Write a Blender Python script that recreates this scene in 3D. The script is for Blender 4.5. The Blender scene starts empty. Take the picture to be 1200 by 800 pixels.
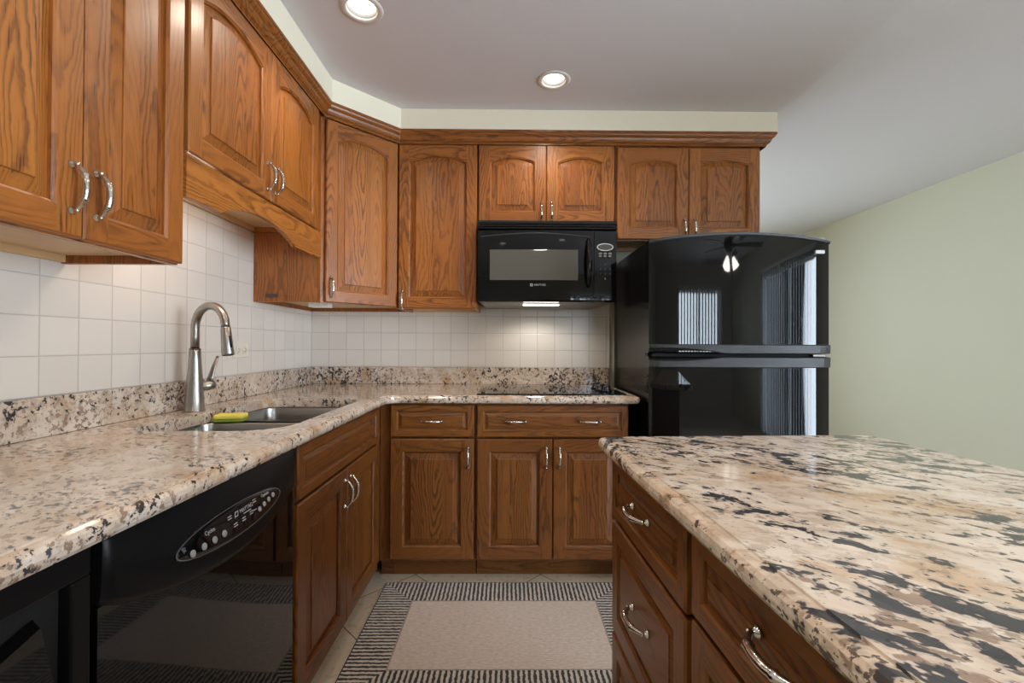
import bpy, bmesh, math, random
from mathutils import Vector, Matrix
PI = math.pi
SC = bpy.context.scene
COL = SC.collection

# ------------------------------------------------------------------ camera
CH = 1.159
YAW, PIT, ROL, FPX = .0092, .0072, -.0044, 528.75
def _rot():
    c, s = math.cos(YAW), math.sin(YAW); A = Matrix(((c, -s, 0), (s, c, 0), (0, 0, 1)))
    c, s = math.cos(PIT), math.sin(PIT); B = Matrix(((1, 0, 0), (0, c, s), (0, -s, c)))
    c, s = math.cos(ROL), math.sin(ROL); C = Matrix(((c, 0, -s), (0, 1, 0), (s, 0, c)))
    return C @ B @ A
cam = bpy.data.cameras.new('camera')
cam.sensor_width = 36; cam.sensor_fit = 'HORIZONTAL'; cam.lens = 36 * FPX / 1200; cam.clip_start = .02
co = bpy.data.objects.new('camera', cam); COL.objects.link(co)
_R = _rot().transposed() @ Matrix(((1, 0, 0), (0, 0, -1), (0, 1, 0)))
co.matrix_world = Matrix.Translation((0, 0, CH)) @ _R.to_4x4()
SC.camera = co

# ------------------------------------------------------------------ world, lights, exposure
w = bpy.data.worlds.new('sky'); SC.world = w; w.use_nodes = True
w.node_tree.nodes['Background'].inputs[0].default_value = (.55, .72, 1, 1)
w.node_tree.nodes['Background'].inputs[1].default_value = 1.2
SC.view_settings.view_transform = 'Standard'; SC.view_settings.look = 'None'
SC.view_settings.gamma = 1; SC.view_settings.use_curve_mapping = False
SC.view_settings.exposure = -0.14
SC.cycles.max_bounces = 8; SC.cycles.diffuse_bounces = 5; SC.cycles.glossy_bounces = 5
SC.cycles.caustics_reflective = False; SC.cycles.caustics_refractive = False
SC.cycles.sample_clamp_indirect = 4.0
SC.cycles.use_denoising = True

def area(name, loc, rot, sx, sy, power, color):
    l = bpy.data.lights.new(name, 'AREA'); l.shape = 'RECTANGLE'; l.size = sx; l.size_y = sy
    l.energy = power; l.color = color
    o = bpy.data.objects.new(name, l); COL.objects.link(o); o.location = loc; o.rotation_euler = rot
    return o
RX = 3.6                  # right wall of the living area
YR = -3.6                 # rear wall behind the camera
area('daylight_rear_window', (2.3, YR - .25, 1.55), (PI/2, 0, 0), 1.9, 1.4, 260, (.76, .88, 1))
area('daylight_patio_door', (RX + .3, -.6, 1.15), (0, PI/2, 0), 2.2, 2.2, 450, (.76, .88, 1))
area('added_far_daylight', (.6, 7.5, 1.35), (-PI/2, 0, 0), 2.6, 1.9, 330, (.76, .87, 1))  # unseen source, added to brighten the right wall and ceiling

def lamp(name, loc, power, color, radius=.04, spot=None, rot=(0, 0, 0), blend=.6):
    l = bpy.data.lights.new(name, 'SPOT' if spot else 'POINT'); l.energy = power; l.color = color
    l.shadow_soft_size = radius
    if spot: l.spot_size = spot; l.spot_blend = blend
    o = bpy.data.objects.new(name, l); COL.objects.link(o); o.location = loc; o.rotation_euler = rot
    return o

# ------------------------------------------------------------------ node helpers
class NT:
    def __init__(s, name):
        s.m = bpy.data.materials.new(name); s.m.use_nodes = True; s.t = s.m.node_tree
        s.b = s.t.nodes['Principled BSDF']
    def n(s, typ, **kw):
        nd = s.t.nodes.new(typ)
        for k, v in kw.items(): setattr(nd, k, v)
        return nd
    def l(s, a, b): s.t.links.new(a, b)
    def put(s, sock, v):
        if isinstance(v, bpy.types.NodeSocket): s.l(v, sock)
        elif v is not None: sock.default_value = v
    def math(s, op, a, b=None, c=None, clamp=False):
        nd = s.n('ShaderNodeMath', operation=op, use_clamp=clamp)
        for i, v in enumerate((a, b, c)): s.put(nd.inputs[i], v)
        return nd.outputs[0]
    def vmath(s, op, a, b=None):
        nd = s.n('ShaderNodeVectorMath', operation=op); s.put(nd.inputs[0], a); s.put(nd.inputs[1], b)
        return nd.outputs[0]
    def obj(s): return s.n('ShaderNodeTexCoord').outputs['Object']
    def sep(s, v):
        nd = s.n('ShaderNodeSeparateXYZ'); s.l(v, nd.inputs[0]); return nd.outputs
    def comb(s, x, y, z):
        nd = s.n('ShaderNodeCombineXYZ')
        for i, v in enumerate((x, y, z)): s.put(nd.inputs[i], v)
        return nd.outputs[0]
    def noise(s, v, scale, detail=2, rough=.5, dist=0, color=False):
        nd = s.n('ShaderNodeTexNoise'); s.l(v, nd.inputs['Vector'])
        nd.inputs['Scale'].default_value = scale; nd.inputs['Detail'].default_value = detail
        nd.inputs['Roughness'].default_value = rough; nd.inputs['Distortion'].default_value = dist
        return nd.outputs['Color' if color else 'Fac']
    def ramp(s, f, stops, interp='LINEAR'):
        nd = s.n('ShaderNodeValToRGB'); s.l(f, nd.inputs[0]); r = nd.color_ramp; r.interpolation = interp
        while len(r.elements) > len(stops): r.elements.remove(r.elements[-1])
        while len(r.elements) < len(stops): r.elements.new(1)
        for e, (p, c) in zip(r.elements, stops):
            e.position = p; e.color = (c[0], c[1], c[2], 1) if not isinstance(c, (int, float)) else (c, c, c, 1)
        return nd.outputs[0]
    def mix(s, f, a, b, typ='MIX'):
        nd = s.n('ShaderNodeMix', data_type='RGBA', blend_type=typ)
        s.put(nd.inputs[0], f)
        for i, v in ((6, a), (7, b)):
            if isinstance(v, tuple) and len(v) == 3: v = v + (1,)
            s.put(nd.inputs[i], v)
        return nd.outputs[2]
    def smooth(s, f, lo, hi):
        nd = s.n('ShaderNodeMapRange', interpolation_type='SMOOTHSTEP'); s.put(nd.inputs[0], f)
        nd.inputs[1].default_value = lo; nd.inputs[2].default_value = hi
        return nd.outputs[0]
    def bump(s, h, strength, dist=.001):
        nd = s.n('ShaderNodeBump'); s.l(h, nd.inputs['Height'])
        nd.inputs['Strength'].default_value = strength; nd.inputs['Distance'].default_value = dist
        s.l(nd.outputs[0], s.b.inputs['Normal'])
    def set(s, **kw):
        mp = dict(col='Base Color', rough='Roughness', metal='Metallic', coat='Coat Weight', coatr='Coat Roughness',
                  spec='Specular IOR Level', emit='Emission Color', es='Emission Strength', trans='Transmission Weight', aniso='Anisotropic', sheen='Sheen Weight')
        for k, v in kw.items():
            if isinstance(v, tuple) and len(v) == 3: v = v + (1,)
            s.put(s.b.inputs[mp[k]], v)
        return s.m

def plain(name, col, rough=.5, metal=0., **kw):
    return NT(name).set(col=col, rough=rough, metal=metal, **kw)

def speck(name, col, rough=.5, metal=0., amt=.06, scale=40, bump=0., **kw):
    t = NT(name); v = t.obj(); f = t.noise(v, scale, 4)
    c = t.mix(f, tuple(x * (1 - amt) for x in col), tuple(min(1, x * (1 + amt)) for x in col))
    if bump: t.bump(f, bump)
    return t.set(col=c, rough=rough, metal=metal, **kw)

OAK = {}
def oak(seed, axis='z', boards=True, tint=1.0, key=None):
    """varnished oak: cathedral grain along the axis, pores, glued boards"""
    k = (seed, axis, boards, tint)
    if k in OAK: return OAK[k]
    t = NT('oak_%s_grain' % axis)
    v = t.obj(); s = t.sep(v)
    rnd = t.n('ShaderNodeObjectInfo').outputs['Random']
    if axis == 'z': a, b, g = s[0], s[1], s[2]
    elif axis == 'x': a, b, g = s[2], s[1], s[0]
    else: a, b, g = s[0], s[2], s[1]
    off = t.math('MULTIPLY_ADD', rnd, 37.0, seed * 3.71)
    if boards:
        bi = t.math('FLOOR', t.math('DIVIDE', t.math('ADD', a, t.math('MULTIPLY', rnd, .08)), .095))
        off = t.math('ADD', off, t.math('MULTIPLY', bi, 1.93))
        bt = t.math('FRACT', t.math('MULTIPLY', t.math('SINE', t.math('ADD', bi, off)), 43.7))
    else:
        bt = t.math('FRACT', t.math('MULTIPLY', off, 7.31))
    p = t.comb(a, t.math('ADD', b, off), t.math('MULTIPLY', g, .13))
    # growth rings: contours of a soft field stretched along the grain
    n1 = t.noise(p, 6.5, 1.5, .45)
    wob = t.noise(t.comb(a, off, t.math('MULTIPLY', g, .5)), 22, 3, .6)
    field = t.math('ADD', t.math('MULTIPLY', n1, 30.0), t.math('MULTIPLY_ADD', a, 22.0, t.math('MULTIPLY', wob, 1.6)))
    fr = t.math('FRACT', field)
    ring = t.ramp(fr, [(0, .25), (.15, .03), (.45, .2), (.78, 1), (.9, .9), (1, .25)])
    amp = t.smooth(t.noise(p, 11, 1), .3, .62)
    ring = t.math('MULTIPLY', ring, t.math('MULTIPLY_ADD', amp, .7, .3))
    pores = t.noise(t.comb(t.math('MULTIPLY', a, 330.), t.math('MULTIPLY', t.math('ADD', b, off), 330.), t.math('MULTIPLY', g, 14.)), 1, 2, .6)
    pore = t.smooth(pores, .52, .72)
    dark = t.math('ADD', t.math('MULTIPLY', ring, .66), t.math('MULTIPLY', pore, t.math('MULTIPLY_ADD', ring, .5, .22)), clamp=True)
    tone = t.mix(bt, (.475 * tint, .174 * tint, .032 * tint), (.32 * tint, .104 * tint, .020 * tint))
    streak = t.noise(t.comb(t.math('MULTIPLY', a, 45.), off, t.math('MULTIPLY', g, 1.5)), 1, 3, .55)
    tone = t.mix(t.math('MULTIPLY', streak, .55), tone, (.27 * tint, .085 * tint, .018 * tint))
    c = t.mix(dark, tone, (.088 * tint, .026 * tint, .007 * tint))
    t.bump(t.math('MULTIPLY', dark, -1), .18, .0006)
    OAK[k] = t.set(col=c, rough=.38, coat=.14, coatr=.16, spec=.42)
    return OAK[k]

def granite(name, big, seed, stretch=(1, 1, 1), tint=(1, 1, 1), more=0.):
    t = NT(name); v = t.obj()
    mp = t.n('ShaderNodeMapping'); t.l(v, mp.inputs[0]); mp.inputs['Location'].default_value = (seed, seed * .7, 0)
    mp.inputs['Rotation'].default_value = (0, 0, math.radians(42))
    m2 = t.n('ShaderNodeMapping'); t.l(mp.outputs[0], m2.inputs[0]); m2.inputs['Scale'].default_value = stretch
    p = m2.outputs[0]
    warp = t.vmath('ADD', p, t.vmath('MULTIPLY', t.noise(p, 9, 2, color=True), (.05, .05, .05)))
    base = t.mix(t.smooth(t.noise(warp, 9, 4, .6), .35, .65), (.68, .565, .45), (.86, .785, .69))
    base = t.mix(t.math('MULTIPLY', t.smooth(t.noise(warp, 28, 4, .65), .5, .62), .55), base, (.50, .40, .31))
    # pale quartz
    base = t.mix(t.math('MULTIPLY', t.smooth(t.noise(warp, 17, 2), .56, .7), .6), base, (.88, .84, .77))
    # ochre stains
    och = t.smooth(t.noise(t.vmath('ADD', warp, (4, 9, 2)), 6.5, 4, .6), .565, .66)
    base = t.mix(t.math('MULTIPLY', och, .5 if big else .62), base, (.56, .32, .11))
    # rosy brown grains
    br = t.smooth(t.noise(t.vmath('ADD', warp, (7, 1, 5)), 70 if not big else 50, 3, .6), .565 - more * .8, .62 - more * .8)
    clb = t.smooth(t.noise(t.vmath('ADD', p, (2, 2, 2)), 5, 2), .4, .62)
    base = t.mix(t.math('MULTIPLY', br, t.math('MULTIPLY_ADD', clb, .6, .2)), base, (.25, .155, .10))
    # grey-black mica, in drifts
    sc = 33 if big else 62
    cl = t.noise(t.vmath('ADD', warp, (11, 3, 8)), 4.6 if big else 5.5, 3, .55)
    bl = t.noise(t.vmath('ADD', warp, (1, 8, 3)), sc, 3, .62)
    thr = t.math('ADD', bl, t.math('MULTIPLY', t.math('SUBTRACT', cl, .5), 0.55 if big else .42))
    lo = (.575 if big else .612) - more
    dk = t.smooth(thr, lo, lo + .035)
    dcol = t.mix(t.noise(warp, 70, 2), (.012, .014, .017), (.10, .10, .105))
    base = t.mix(t.math('MULTIPLY', dk, .93), base, dcol)
    if big:      # pepper of small grains between the drifts
        sm = t.noise(t.vmath('ADD', p, (5, 5, 1)), 95, 3, .6)
        sk = t.smooth(t.math('ADD', sm, t.math('MULTIPLY', t.math('SUBTRACT', cl, .5), .45)), .60, .635)
        base = t.mix(t.math('MULTIPLY', sk, .85), base, (.05, .045, .045))
    halo = t.math('MULTIPLY', t.smooth(thr, lo - .07, lo), .32)
    base = t.mix(halo, base, (.30, .245, .205), 'MIX')
    base = t.mix(dk, base, dcol)
    base = t.mix(1.0, base, tint, 'MULTIPLY')
    return t.set(col=base, rough=.13, coat=.3, coatr=.06)

def grid_line(t, c, pitch, off, wdt):
    f = t.math('FRACT', t.math('DIVIDE', t.math('SUBTRACT', c, off), pitch))
    d = t.math('MINIMUM', f, t.math('SUBTRACT', 1.0, f))
    return t.math('MULTIPLY', d, pitch), t.math('FLOOR', t.math('DIVIDE', t.math('SUBTRACT', c, off), pitch))

def tiles(name, ax, off):
    t = NT(name); s = t.sep(t.obj()); c = s[ax]
    d1, i1 = grid_line(t, c, .108, off, 0); d2, i2 = grid_line(t, s[2], .1055, 1.018, 0)
    d = t.math('MINIMUM', d1, d2)
    g = t.smooth(d, .0009, .0022)
    rn = t.math('FRACT', t.math('MULTIPLY', t.math('SINE', t.math('ADD', t.math('MULTIPLY', i1, 12.9), t.math('MULTIPLY', i2, 78.2))), 437.5))
    tc = t.mix(rn, (.70, .65, .585), (.745, .695, .63))
    col = t.mix(g, (.50, .46, .41), tc)
    t.bump(t.smooth(d, .0008, .004), .5, .0012)
    return t.set(col=col, rough=t.math('MULTIPLY_ADD', g, -.55, .8), coat=0.0)

M = {}
M['paint_cream'] = speck('cream_paint', (.63, .615, .485), .85, amt=.015, scale=60, bump=.05)
M['paint_soffit'] = speck('pale_yellow_paint', (.86, .81, .65), .85, amt=.015, scale=60, bump=.05)
M['paint_rear'] = speck('warm_paint', (.62, .60, .50), .85, amt=.015, scale=60, bump=.05)
M['ceiling'] = speck('white_ceiling_paint', (.68, .675, .70), .9, amt=.02, scale=90, bump=.08)
M['tile_left'] = tiles('glazed_tile_left', 1, 1.1865)
M['tile_back'] = tiles('glazed_tile_back', 0, -.6804)
M['tile_edge'] = plain('tile_edge', (.70, .62, .50), .35)
M['granite'] = granite('granite_fine', False, 0.0, (.75, 1.15, 1), (.82, .775, .75), .016)
M['granite_splash'] = granite('granite_splash', False, 3.3, (1, 1, 1), (.80, .76, .73), .042)
M['granite_island'] = granite('granite_island', True, 1.7, (.62, 1.0, 1), (1.04, 1.02, 1.02), .018)
M['birch'] = speck('birch_ply', (.66, .44, .235), .5, amt=.10, scale=12)
M['nickel'] = plain('polished_nickel', (.62, .60, .57), .16, 1)
M['brushed'] = plain('brushed_nickel', (.36, .335, .305), .33, 1)
M['brushed_dark'] = plain('brushed_nickel_dark', (.10, .07, .05), .4, .5)
M['steel'] = plain('sink_steel', (.36, .345, .325), .28, 1)
M['black'] = plain('black_enamel', (.004, .004, .0045), .035, spec=.42)
M['black_matte'] = plain('black_plastic', (.006, .006, .0065), .34, spec=.16)
M['black_trim'] = plain('charcoal_trim', (.040, .043, .048), .42)
M['black_side'] = speck('black_textured_side', (.008, .008, .008), .20, amt=.2, scale=400, bump=.1)
M['black_void'] = plain('black_gap', (.004, .004, .004), .7)
M['glass_black'] = plain('black_glass', (.004, .004, .005), .03, spec=.6)
M['mw_window'] = plain('smoked_window', (.105, .10, .085), .08)
M['silver'] = plain('silver_badge', (.75, .75, .76), .3, .6)
M['letter'] = plain('white_lettering', (.42, .42, .41), .5)
M['letter_dim'] = plain('grey_lettering', (.11, .11, .11), .5)
M['button'] = plain('pale_button', (.30, .295, .285), .4)
M['white_plastic'] = plain('white_plastic', (.78, .76, .70), .35)
M['ivory'] = plain('ivory_plastic', (.74, .68, .57), .35)
M['slot'] = plain('dark_slot', (.12, .10, .08), .5)
M['can_trim'] = plain('lamp_trim', (.72, .69, .66), .4)
M['can_baffle'] = plain('lamp_baffle', (.25, .23, .21), .5)
M['bulb'] = plain('lit_bulb', (1, 1, 1), .4, emit=(1, .95, .87), es=6.0)
M['tube_glow'] = plain('lit_lens', (1, 1, 1), .4, emit=(1, .93, .84), es=7.0)
M['fan_glow'] = plain('lit_shade', (1, 1, 1), .4, emit=(1, .94, .86), es=40.0)
M['mw_bottom'] = plain('grey_metal_pan', (.30, .285, .26), .35, .6)
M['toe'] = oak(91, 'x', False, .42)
def mk_glass():
    t = NT('window_glass'); tr = t.n('ShaderNodeBsdfTransparent'); gl = t.n('ShaderNodeBsdfGlossy'); gl.inputs['Roughness'].default_value = .02
    mx = t.n('ShaderNodeMixShader'); fr = t.n('ShaderNodeFresnel'); fr.inputs[0].default_value = 1.45
    t.l(fr.outputs[0], mx.inputs[0]); t.l(tr.outputs[0], mx.inputs[1]); t.l(gl.outputs[0], mx.inputs[2])
    t.l(mx.outputs[0], t.t.nodes['Material Output'].inputs[0]); return t.m
M['glass'] = mk_glass()
M['vinyl'] = plain('white_vinyl', (.80, .80, .78), .45)
M['fabric_blind'] = plain('blind_vane', (.62, .64, .66), .7)
M['bronze'] = plain('dark_bronze', (.02, .016, .013), .4, .6)
M['yellow'] = speck('yellow_sponge', (.80, .68, .12), .9, amt=.15, scale=180, bump=.5)
M['green'] = speck('green_scrub_pad', (.22, .30, .03), .9, amt=.3, scale=220, bump=.6)
M['knob'] = plain('knob_plastic', (.012, .015, .02), .18)
M['blue'] = speck('blue_fabric', (.03, .16, .34), .8, amt=.1, scale=80)

def mk_floor():
    t = NT('beige_stone_tile'); s = t.sep(t.obj())
    x = t.math('SUBTRACT', s[0], -.46); y = t.math('SUBTRACT', s[1], 2.285)
    u = t.math('MULTIPLY', t.math('ADD', x, y), .70711); v = t.math('MULTIPLY', t.math('SUBTRACT', y, x), .70711)
    d1, i1 = grid_line(t, u, .4455, 0, 0); d2, i2 = grid_line(t, v, .4455, 0, 0)
    d = t.math('MINIMUM', d1, d2); g = t.smooth(d, .0012, .003)
    p = t.comb(s[0], s[1], t.math('ADD', i1, t.math('MULTIPLY', i2, 3.1)))
    c = t.mix(t.noise(p, 9, 5, .62), (.56, .45, .33), (.78, .68, .54))
    c = t.mix(t.math('MULTIPLY', t.smooth(t.noise(p, 45, 3), .55, .7), .4), c, (.33, .23, .15))
    c = t.mix(g, (.09, .065, .045), c)
    t.bump(g, .4, .002)
    return t.set(col=c, rough=.42)
M['floor'] = mk_floor()

RA, RB = .572, .375       # rug half sizes
def mk_rug():
    t = NT('woven_rug'); s = t.sep(t.obj())
    ax = t.math('ABSOLUTE', s[0]); ay = t.math('ABSOLUTE', s[1])
    dx = t.math('SUBTRACT', RA, ax); dy = t.math('SUBTRACT', RB, ay)
    dm = t.math('MINIMUM', dx, dy)
    side = t.math('LESS_THAN', dx, dy)                      # 1 in left / right borders
    wob = t.math('MULTIPLY', t.math('SUBTRACT', t.noise(t.obj(), 70, 3), .5), .012)
    pit = .0195
    u = t.math('ADD', t.mix(side, s[0], s[1]), wob)
    sx = t.math('ADD', s[0], wob); sy = t.math('ADD', s[1], wob)
    q = t.math('ADD', t.math('MULTIPLY', sy, side), t.math('MULTIPLY', sx, t.math('SUBTRACT', 1, side)))
    st = t.math('SINE', t.math('MULTIPLY', q, 2 * PI / pit))
    stripe = t.smooth(st, -.25, .25)
    border = t.math('LESS_THAN', dm, .157)
    edge = t.math('LESS_THAN', dm, .006)
    n = t.noise(t.comb(t.math('MULTIPLY', s[0], 1.), t.math('MULTIPLY', s[1], 9.), 0), 22, 4, .65)
    fib = t.noise(t.obj(), 330, 3, .7)
    cen = t.mix(n, (.55, .45, .38), (.86, .74, .65))
    cen = t.mix(t.math('MULTIPLY', t.smooth(t.noise(t.comb(t.math('MULTIPLY', s[0], .35), s[1], 0), 150, 3, .7), .35, .7), .6), cen, (.44, .36, .30))
    pale = t.mix(fib, (.46, .40, .345), (.80, .73, .65))
    blk = t.mix(fib, (.012, .010, .010), (.045, .038, .034))
    bc = t.mix(stripe, blk, pale)
    rim = t.math('LESS_THAN', t.math('ABSOLUTE', t.math('SUBTRACT', dm, .157)), .006)
    cen = t.mix(t.math('MULTIPLY', rim, t.smooth(fib, .35, .6)), cen, (.12, .10, .09))
    c = t.mix(border, cen, bc); c = t.mix(edge, c, (.015, .012, .012))
    wv = t.math('SINE', t.math('MULTIPLY', s[1], 2 * PI / .008))
    h = t.math('ADD', t.math('MULTIPLY', stripe, t.math('MULTIPLY', border, 1.2)), t.math('MULTIPLY_ADD', fib, .8, t.math('MULTIPLY', wv, .15)))
    t.bump(h, .7, .004)
    return t.set(col=c, rough=.95, sheen=.2)
M['rug'] = mk_rug()

# ------------------------------------------------------------------ mesh helpers
class MB:
    def __init__(s): s.bm = bmesh.new(); s.mats = []
    def mi(s, m):
        if m not in s.mats: s.mats.append(m)
        return s.mats.index(m)
    def poly(s, pts, m):
        f = s.bm.faces.new([s.bm.verts.new(p) for p in pts]); f.material_index = s.mi(m); return f
    def box(s, x0, x1, y0, y1, z0, z1, m, bev=0., seg=2):
        r = bmesh.ops.create_cube(s.bm, size=1)
        vs = r['verts']
        for v in vs:
            v.co = Vector(((x0 + x1) / 2 + v.co.x * (x1 - x0), (y0 + y1) / 2 + v.co.y * (y1 - y0), (z0 + z1) / 2 + v.co.z * (z1 - z0)))
        fs = set(f for v in vs for f in v.link_faces)
        i = s.mi(m)
        for f in fs: f.material_index = i
        if bev > 0:
            es = list(set(e for v in vs for e in v.link_edges))
            r = bmesh.ops.bevel(s.bm, geom=es, offset=bev, segments=seg, profile=.5, affect='EDGES')
            for f in r['faces']: f.material_index = i
    def loops(s, lps, m, close=True, cap0=False, cap1=False, smooth=False, mats=None):
        """skin a list of equal-length point loops"""
        V = [[s.bm.verts.new(p) for p in lp] for lp in lps]; n = len(V[0])
        i0 = s.mi(m)
        for a, (A, B) in enumerate(zip(V, V[1:])):
            for k in range(n if close else n - 1):
                q = [A[k], A[(k + 1) % n], B[(k + 1) % n], B[k]]
                try: f = s.bm.faces.new(q)
                except ValueError: continue
                f.material_index = i0 if not mats else s.mi(mats(a, k)); f.smooth = smooth
        for flag, L in ((cap0, V[0]), (cap1, V[-1])):
            if flag:
                f = s.bm.faces.new(L); f.material_index = i0
        return V
    def lathe(s, prof, m, n=24, M4=None, smooth=True, cap=True):
        """prof: [(r, z)] about z, transformed by M4"""
        M4 = M4 or Matrix.Identity(4); lps = []
        for r, z in prof:
            lps.append([M4 @ Vector((max(r, 1e-5) * math.cos(2 * PI * k / n), max(r, 1e-5) * math.sin(2 * PI * k / n), z)) for k in range(n)])
        s.loops(lps, m, cap0=cap, cap1=cap, smooth=smooth)
    def tube(s, path, rad, m, n=12, smooth=True, cap=True, flat=1.0):
        P = [Vector(p) for p in path]; R = rad if isinstance(rad, (list, tuple)) else [rad] * len(P)
        lps = []; up = None
        for i, p in enumerate(P):
            t = (P[min(i + 1, len(P) - 1)] - P[max(i - 1, 0)]).normalized()
            if up is None:
                up = Vector((0, 0, 1)) if abs(t.z) < .9 else Vector((1, 0, 0))
            a = (up - t * up.dot(t)).normalized(); b = t.cross(a); up = a
            lps.append([p + (a * math.cos(2 * PI * k / n) + b * math.sin(2 * PI * k / n) * flat) * R[i] for k in range(n)])
        s.loops(lps, m, cap0=cap, cap1=cap, smooth=smooth)
    def prism(s, pts, z0, z1, m, holes=()):
        """vertical prism of an xy outline, optional holes"""
        s.sheet(pts, z1, m, holes); s.sheet(pts, z0, m, holes)
        for lp in (pts,) + tuple(holes):
            s.loops([[(x, y, z0) for x, y in lp], [(x, y, z1) for x, y in lp]], m)
    def sheet(s, pts, z, m, holes=()):
        es = []
        for lp in (pts,) + tuple(holes):
            zz = z if callable(z) else (lambda x, y: z)
            vs = [s.bm.verts.new((x, y, zz(x, y))) for x, y in lp]
            es += [s.bm.edges.new((vs[k], vs[(k + 1) % len(vs)])) for k in range(len(vs))]
        r = bmesh.ops.triangle_fill(s.bm, use_beauty=True, use_dissolve=False, edges=es)
        i = s.mi(m)
        for f in r['geom']:
            if isinstance(f, bmesh.types.BMFace): f.material_index = i
    def build(s, name, parent=None, loc=(0, 0, 0), rz=0, merge=True, rot=None):
        if merge: bmesh.ops.remove_doubles(s.bm, verts=s.bm.verts, dist=1e-5)
        bmesh.ops.recalc_face_normals(s.bm, faces=s.bm.faces)
        me = bpy.data.meshes.new(name); s.bm.to_mesh(me); s.bm.free()
        for m in s.mats: me.materials.append(m)
        o = bpy.data.objects.new(name, me); COL.objects.link(o)
        o.location = loc; o.rotation_euler = rot or (0, 0, rz)
        if parent: o.parent = parent
        return o

def empty(name, loc, rz=0):
    o = bpy.data.objects.new(name, None); COL.objects.link(o); o.location = loc; o.rotation_euler = (0, 0, rz)
    o.empty_display_size = .1
    return o
def tag(o, label, cat, group=None):
    o['label'] = label; o['category'] = cat
    if group: o['group'] = group
    return o
def struct(o): o['kind'] = 'structure'; return o
def text_mesh(name, txt, size, mat, parent, loc, rot, align='CENTER', ext=.0003):
    cu = bpy.data.curves.new(name, 'FONT'); cu.body = txt; cu.size = size; cu.align_x = align; cu.align_y = 'CENTER'; cu.extrude = ext
    tmp = bpy.data.objects.new(name + '_tmp', cu); COL.objects.link(tmp)
    bpy.context.view_layer.update()
    me = bpy.data.meshes.new_from_object(tmp.evaluated_get(bpy.context.evaluated_depsgraph_get()))
    bpy.data.objects.remove(tmp); me.materials.clear(); me.materials.append(mat)
    o = bpy.data.objects.new(name, me); COL.objects.link(o); o.location = loc; o.rotation_euler = rot; o.parent = parent
    return o
def arc_pts(cx, cy, r, a0, a1, n):
    return [(cx + r * math.cos(math.radians(a0 + (a1 - a0) * k / n)), cy + r * math.sin(math.radians(a0 + (a1 - a0) * k / n))) for k in range(n + 1)]
def rrect(x0, x1, y0, y1, r, n=6):
    rs = r if isinstance(r, (list, tuple)) else [r] * 4    # corners: --, +-, ++, -+
    return (arc_pts(x0 + rs[0], y0 + rs[0], rs[0], 180, 270, n) + arc_pts(x1 - rs[1], y0 + rs[1], rs[1], 270, 360, n) +
            arc_pts(x1 - rs[2], y1 - rs[2], rs[2], 0, 90, n) + arc_pts(x0 + rs[3], y1 - rs[3], rs[3], 90, 180, n))
def inset(poly, d):
    """inset a counter-clockwise polygon by d"""
    n = len(poly); out = []
    for i in range(n):
        a, b, c = Vector(poly[i - 1]), Vector(poly[i]), Vector(poly[(i + 1) % n])
        e1 = (b - a); e2 = (c - b)
        if e1.length < 1e-9 or e2.length < 1e-9: out.append(tuple(b)); continue
        e1.normalize(); e2.normalize()
        n1 = Vector((-e1.y, e1.x)); n2 = Vector((-e2.y, e2.x)); h = n1 + n2
        if h.length < 1e-6: out.append(tuple(b + n1 * d)); continue
        h.normalize(); out.append(tuple(b + h * d / max(.3, h.dot(n1))))
    return out

# ------------------------------------------------------------------ room
L, D, ZC = 1.2208, 2.816, 2.44
XK = 1.49                                   # end of the kitchen back wall and crease of the ceiling
ZR = CH + .3745 * RX + .02                  # where the raised ceiling meets the right wall
YF = 7.2                                    # far end of the room beyond
b = MB(); b.box(-L - .1, RX + .1, YR - .1, YF + .1, -.1, 0, M['floor']); struct(b.build('floor'))

CANS = [(-.563, 1.72), (.217, 2.174), (-.35, .35), (.75, .9), (.75, -.7), (-.35, -.9)]  # first two are visible; the others are unseen fill lamps added for brightness
b = MB()
holes = tuple(arc_pts(x, y, .058, 0, 360 * 31 / 32, 31) for x, y in CANS)
b.prism([(-L - .1, YR - .1), (XK, YR - .1), (XK, YF + .1), (-L - .1, YF + .1)], ZC, ZC + .02, M['ceiling'], holes)
zz = lambda x: ZC + (ZR - ZC) * (x - XK) / (RX - XK)
b.loops([[(XK, YR - .1, ZC), (RX + .1, YR - .1, zz(RX + .1)), (RX + .1, YR - .1, zz(RX + .1) + .03), (XK, YR - .1, ZC + .03)],
         [(XK, YF + .1, ZC), (RX + .1, YF + .1, zz(RX + .1)), (RX + .1, YF + .1, zz(RX + .1) + .03), (XK, YF + .1, ZC + .03)]], M['ceiling'], cap0=True, cap1=True)
struct(b.build('ceiling', merge=False))

b = MB(); b.box(-L - .12, -L - .008, YR, D + .12, 0, ZC, M['paint_cream']); struct(b.build('wall_left'))
b = MB(); b.box(-L - .008, XK - .05, D + .008, D + .13, 0, ZC, M['paint_cream']); struct(b.build('wall_back'))
b = MB(); b.box(-L - .24, -L - .121, D + .14, YF, 0, ZC, M['paint_cream']); struct(b.build('wall_far_left'))
def wall_hole(name, axis, pos, thick, u0, u1, z1, openings, m):
    """wall with rectangular openings; axis 'x' = wall spans x at y=pos, 'y' = spans y at x=pos"""
    b = MB()
    def bx(a0, a1, z0_, z1_):
        if a1 - a0 < 1e-4 or z1_ - z0_ < 1e-4: return
        if axis == 'x': b.box(a0, a1, pos, pos + thick, z0_, z1_, m)
        else: b.box(pos, pos + thick, a0, a1, z0_, z1_, m)
    c = u0
    for (a0, a1, h0, h1) in openings:
        bx(c, a0, 0, z1); bx(a0, a1, 0, h0); bx(a0, a1, h1, z1); c = a1
    bx(c, u1, 0, z1)
    return struct(b.build(name, merge=False))
WIN = (1.45, 3.15, .95, 2.08); PAT = (-1.7, .5, .0, 2.08)
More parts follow.
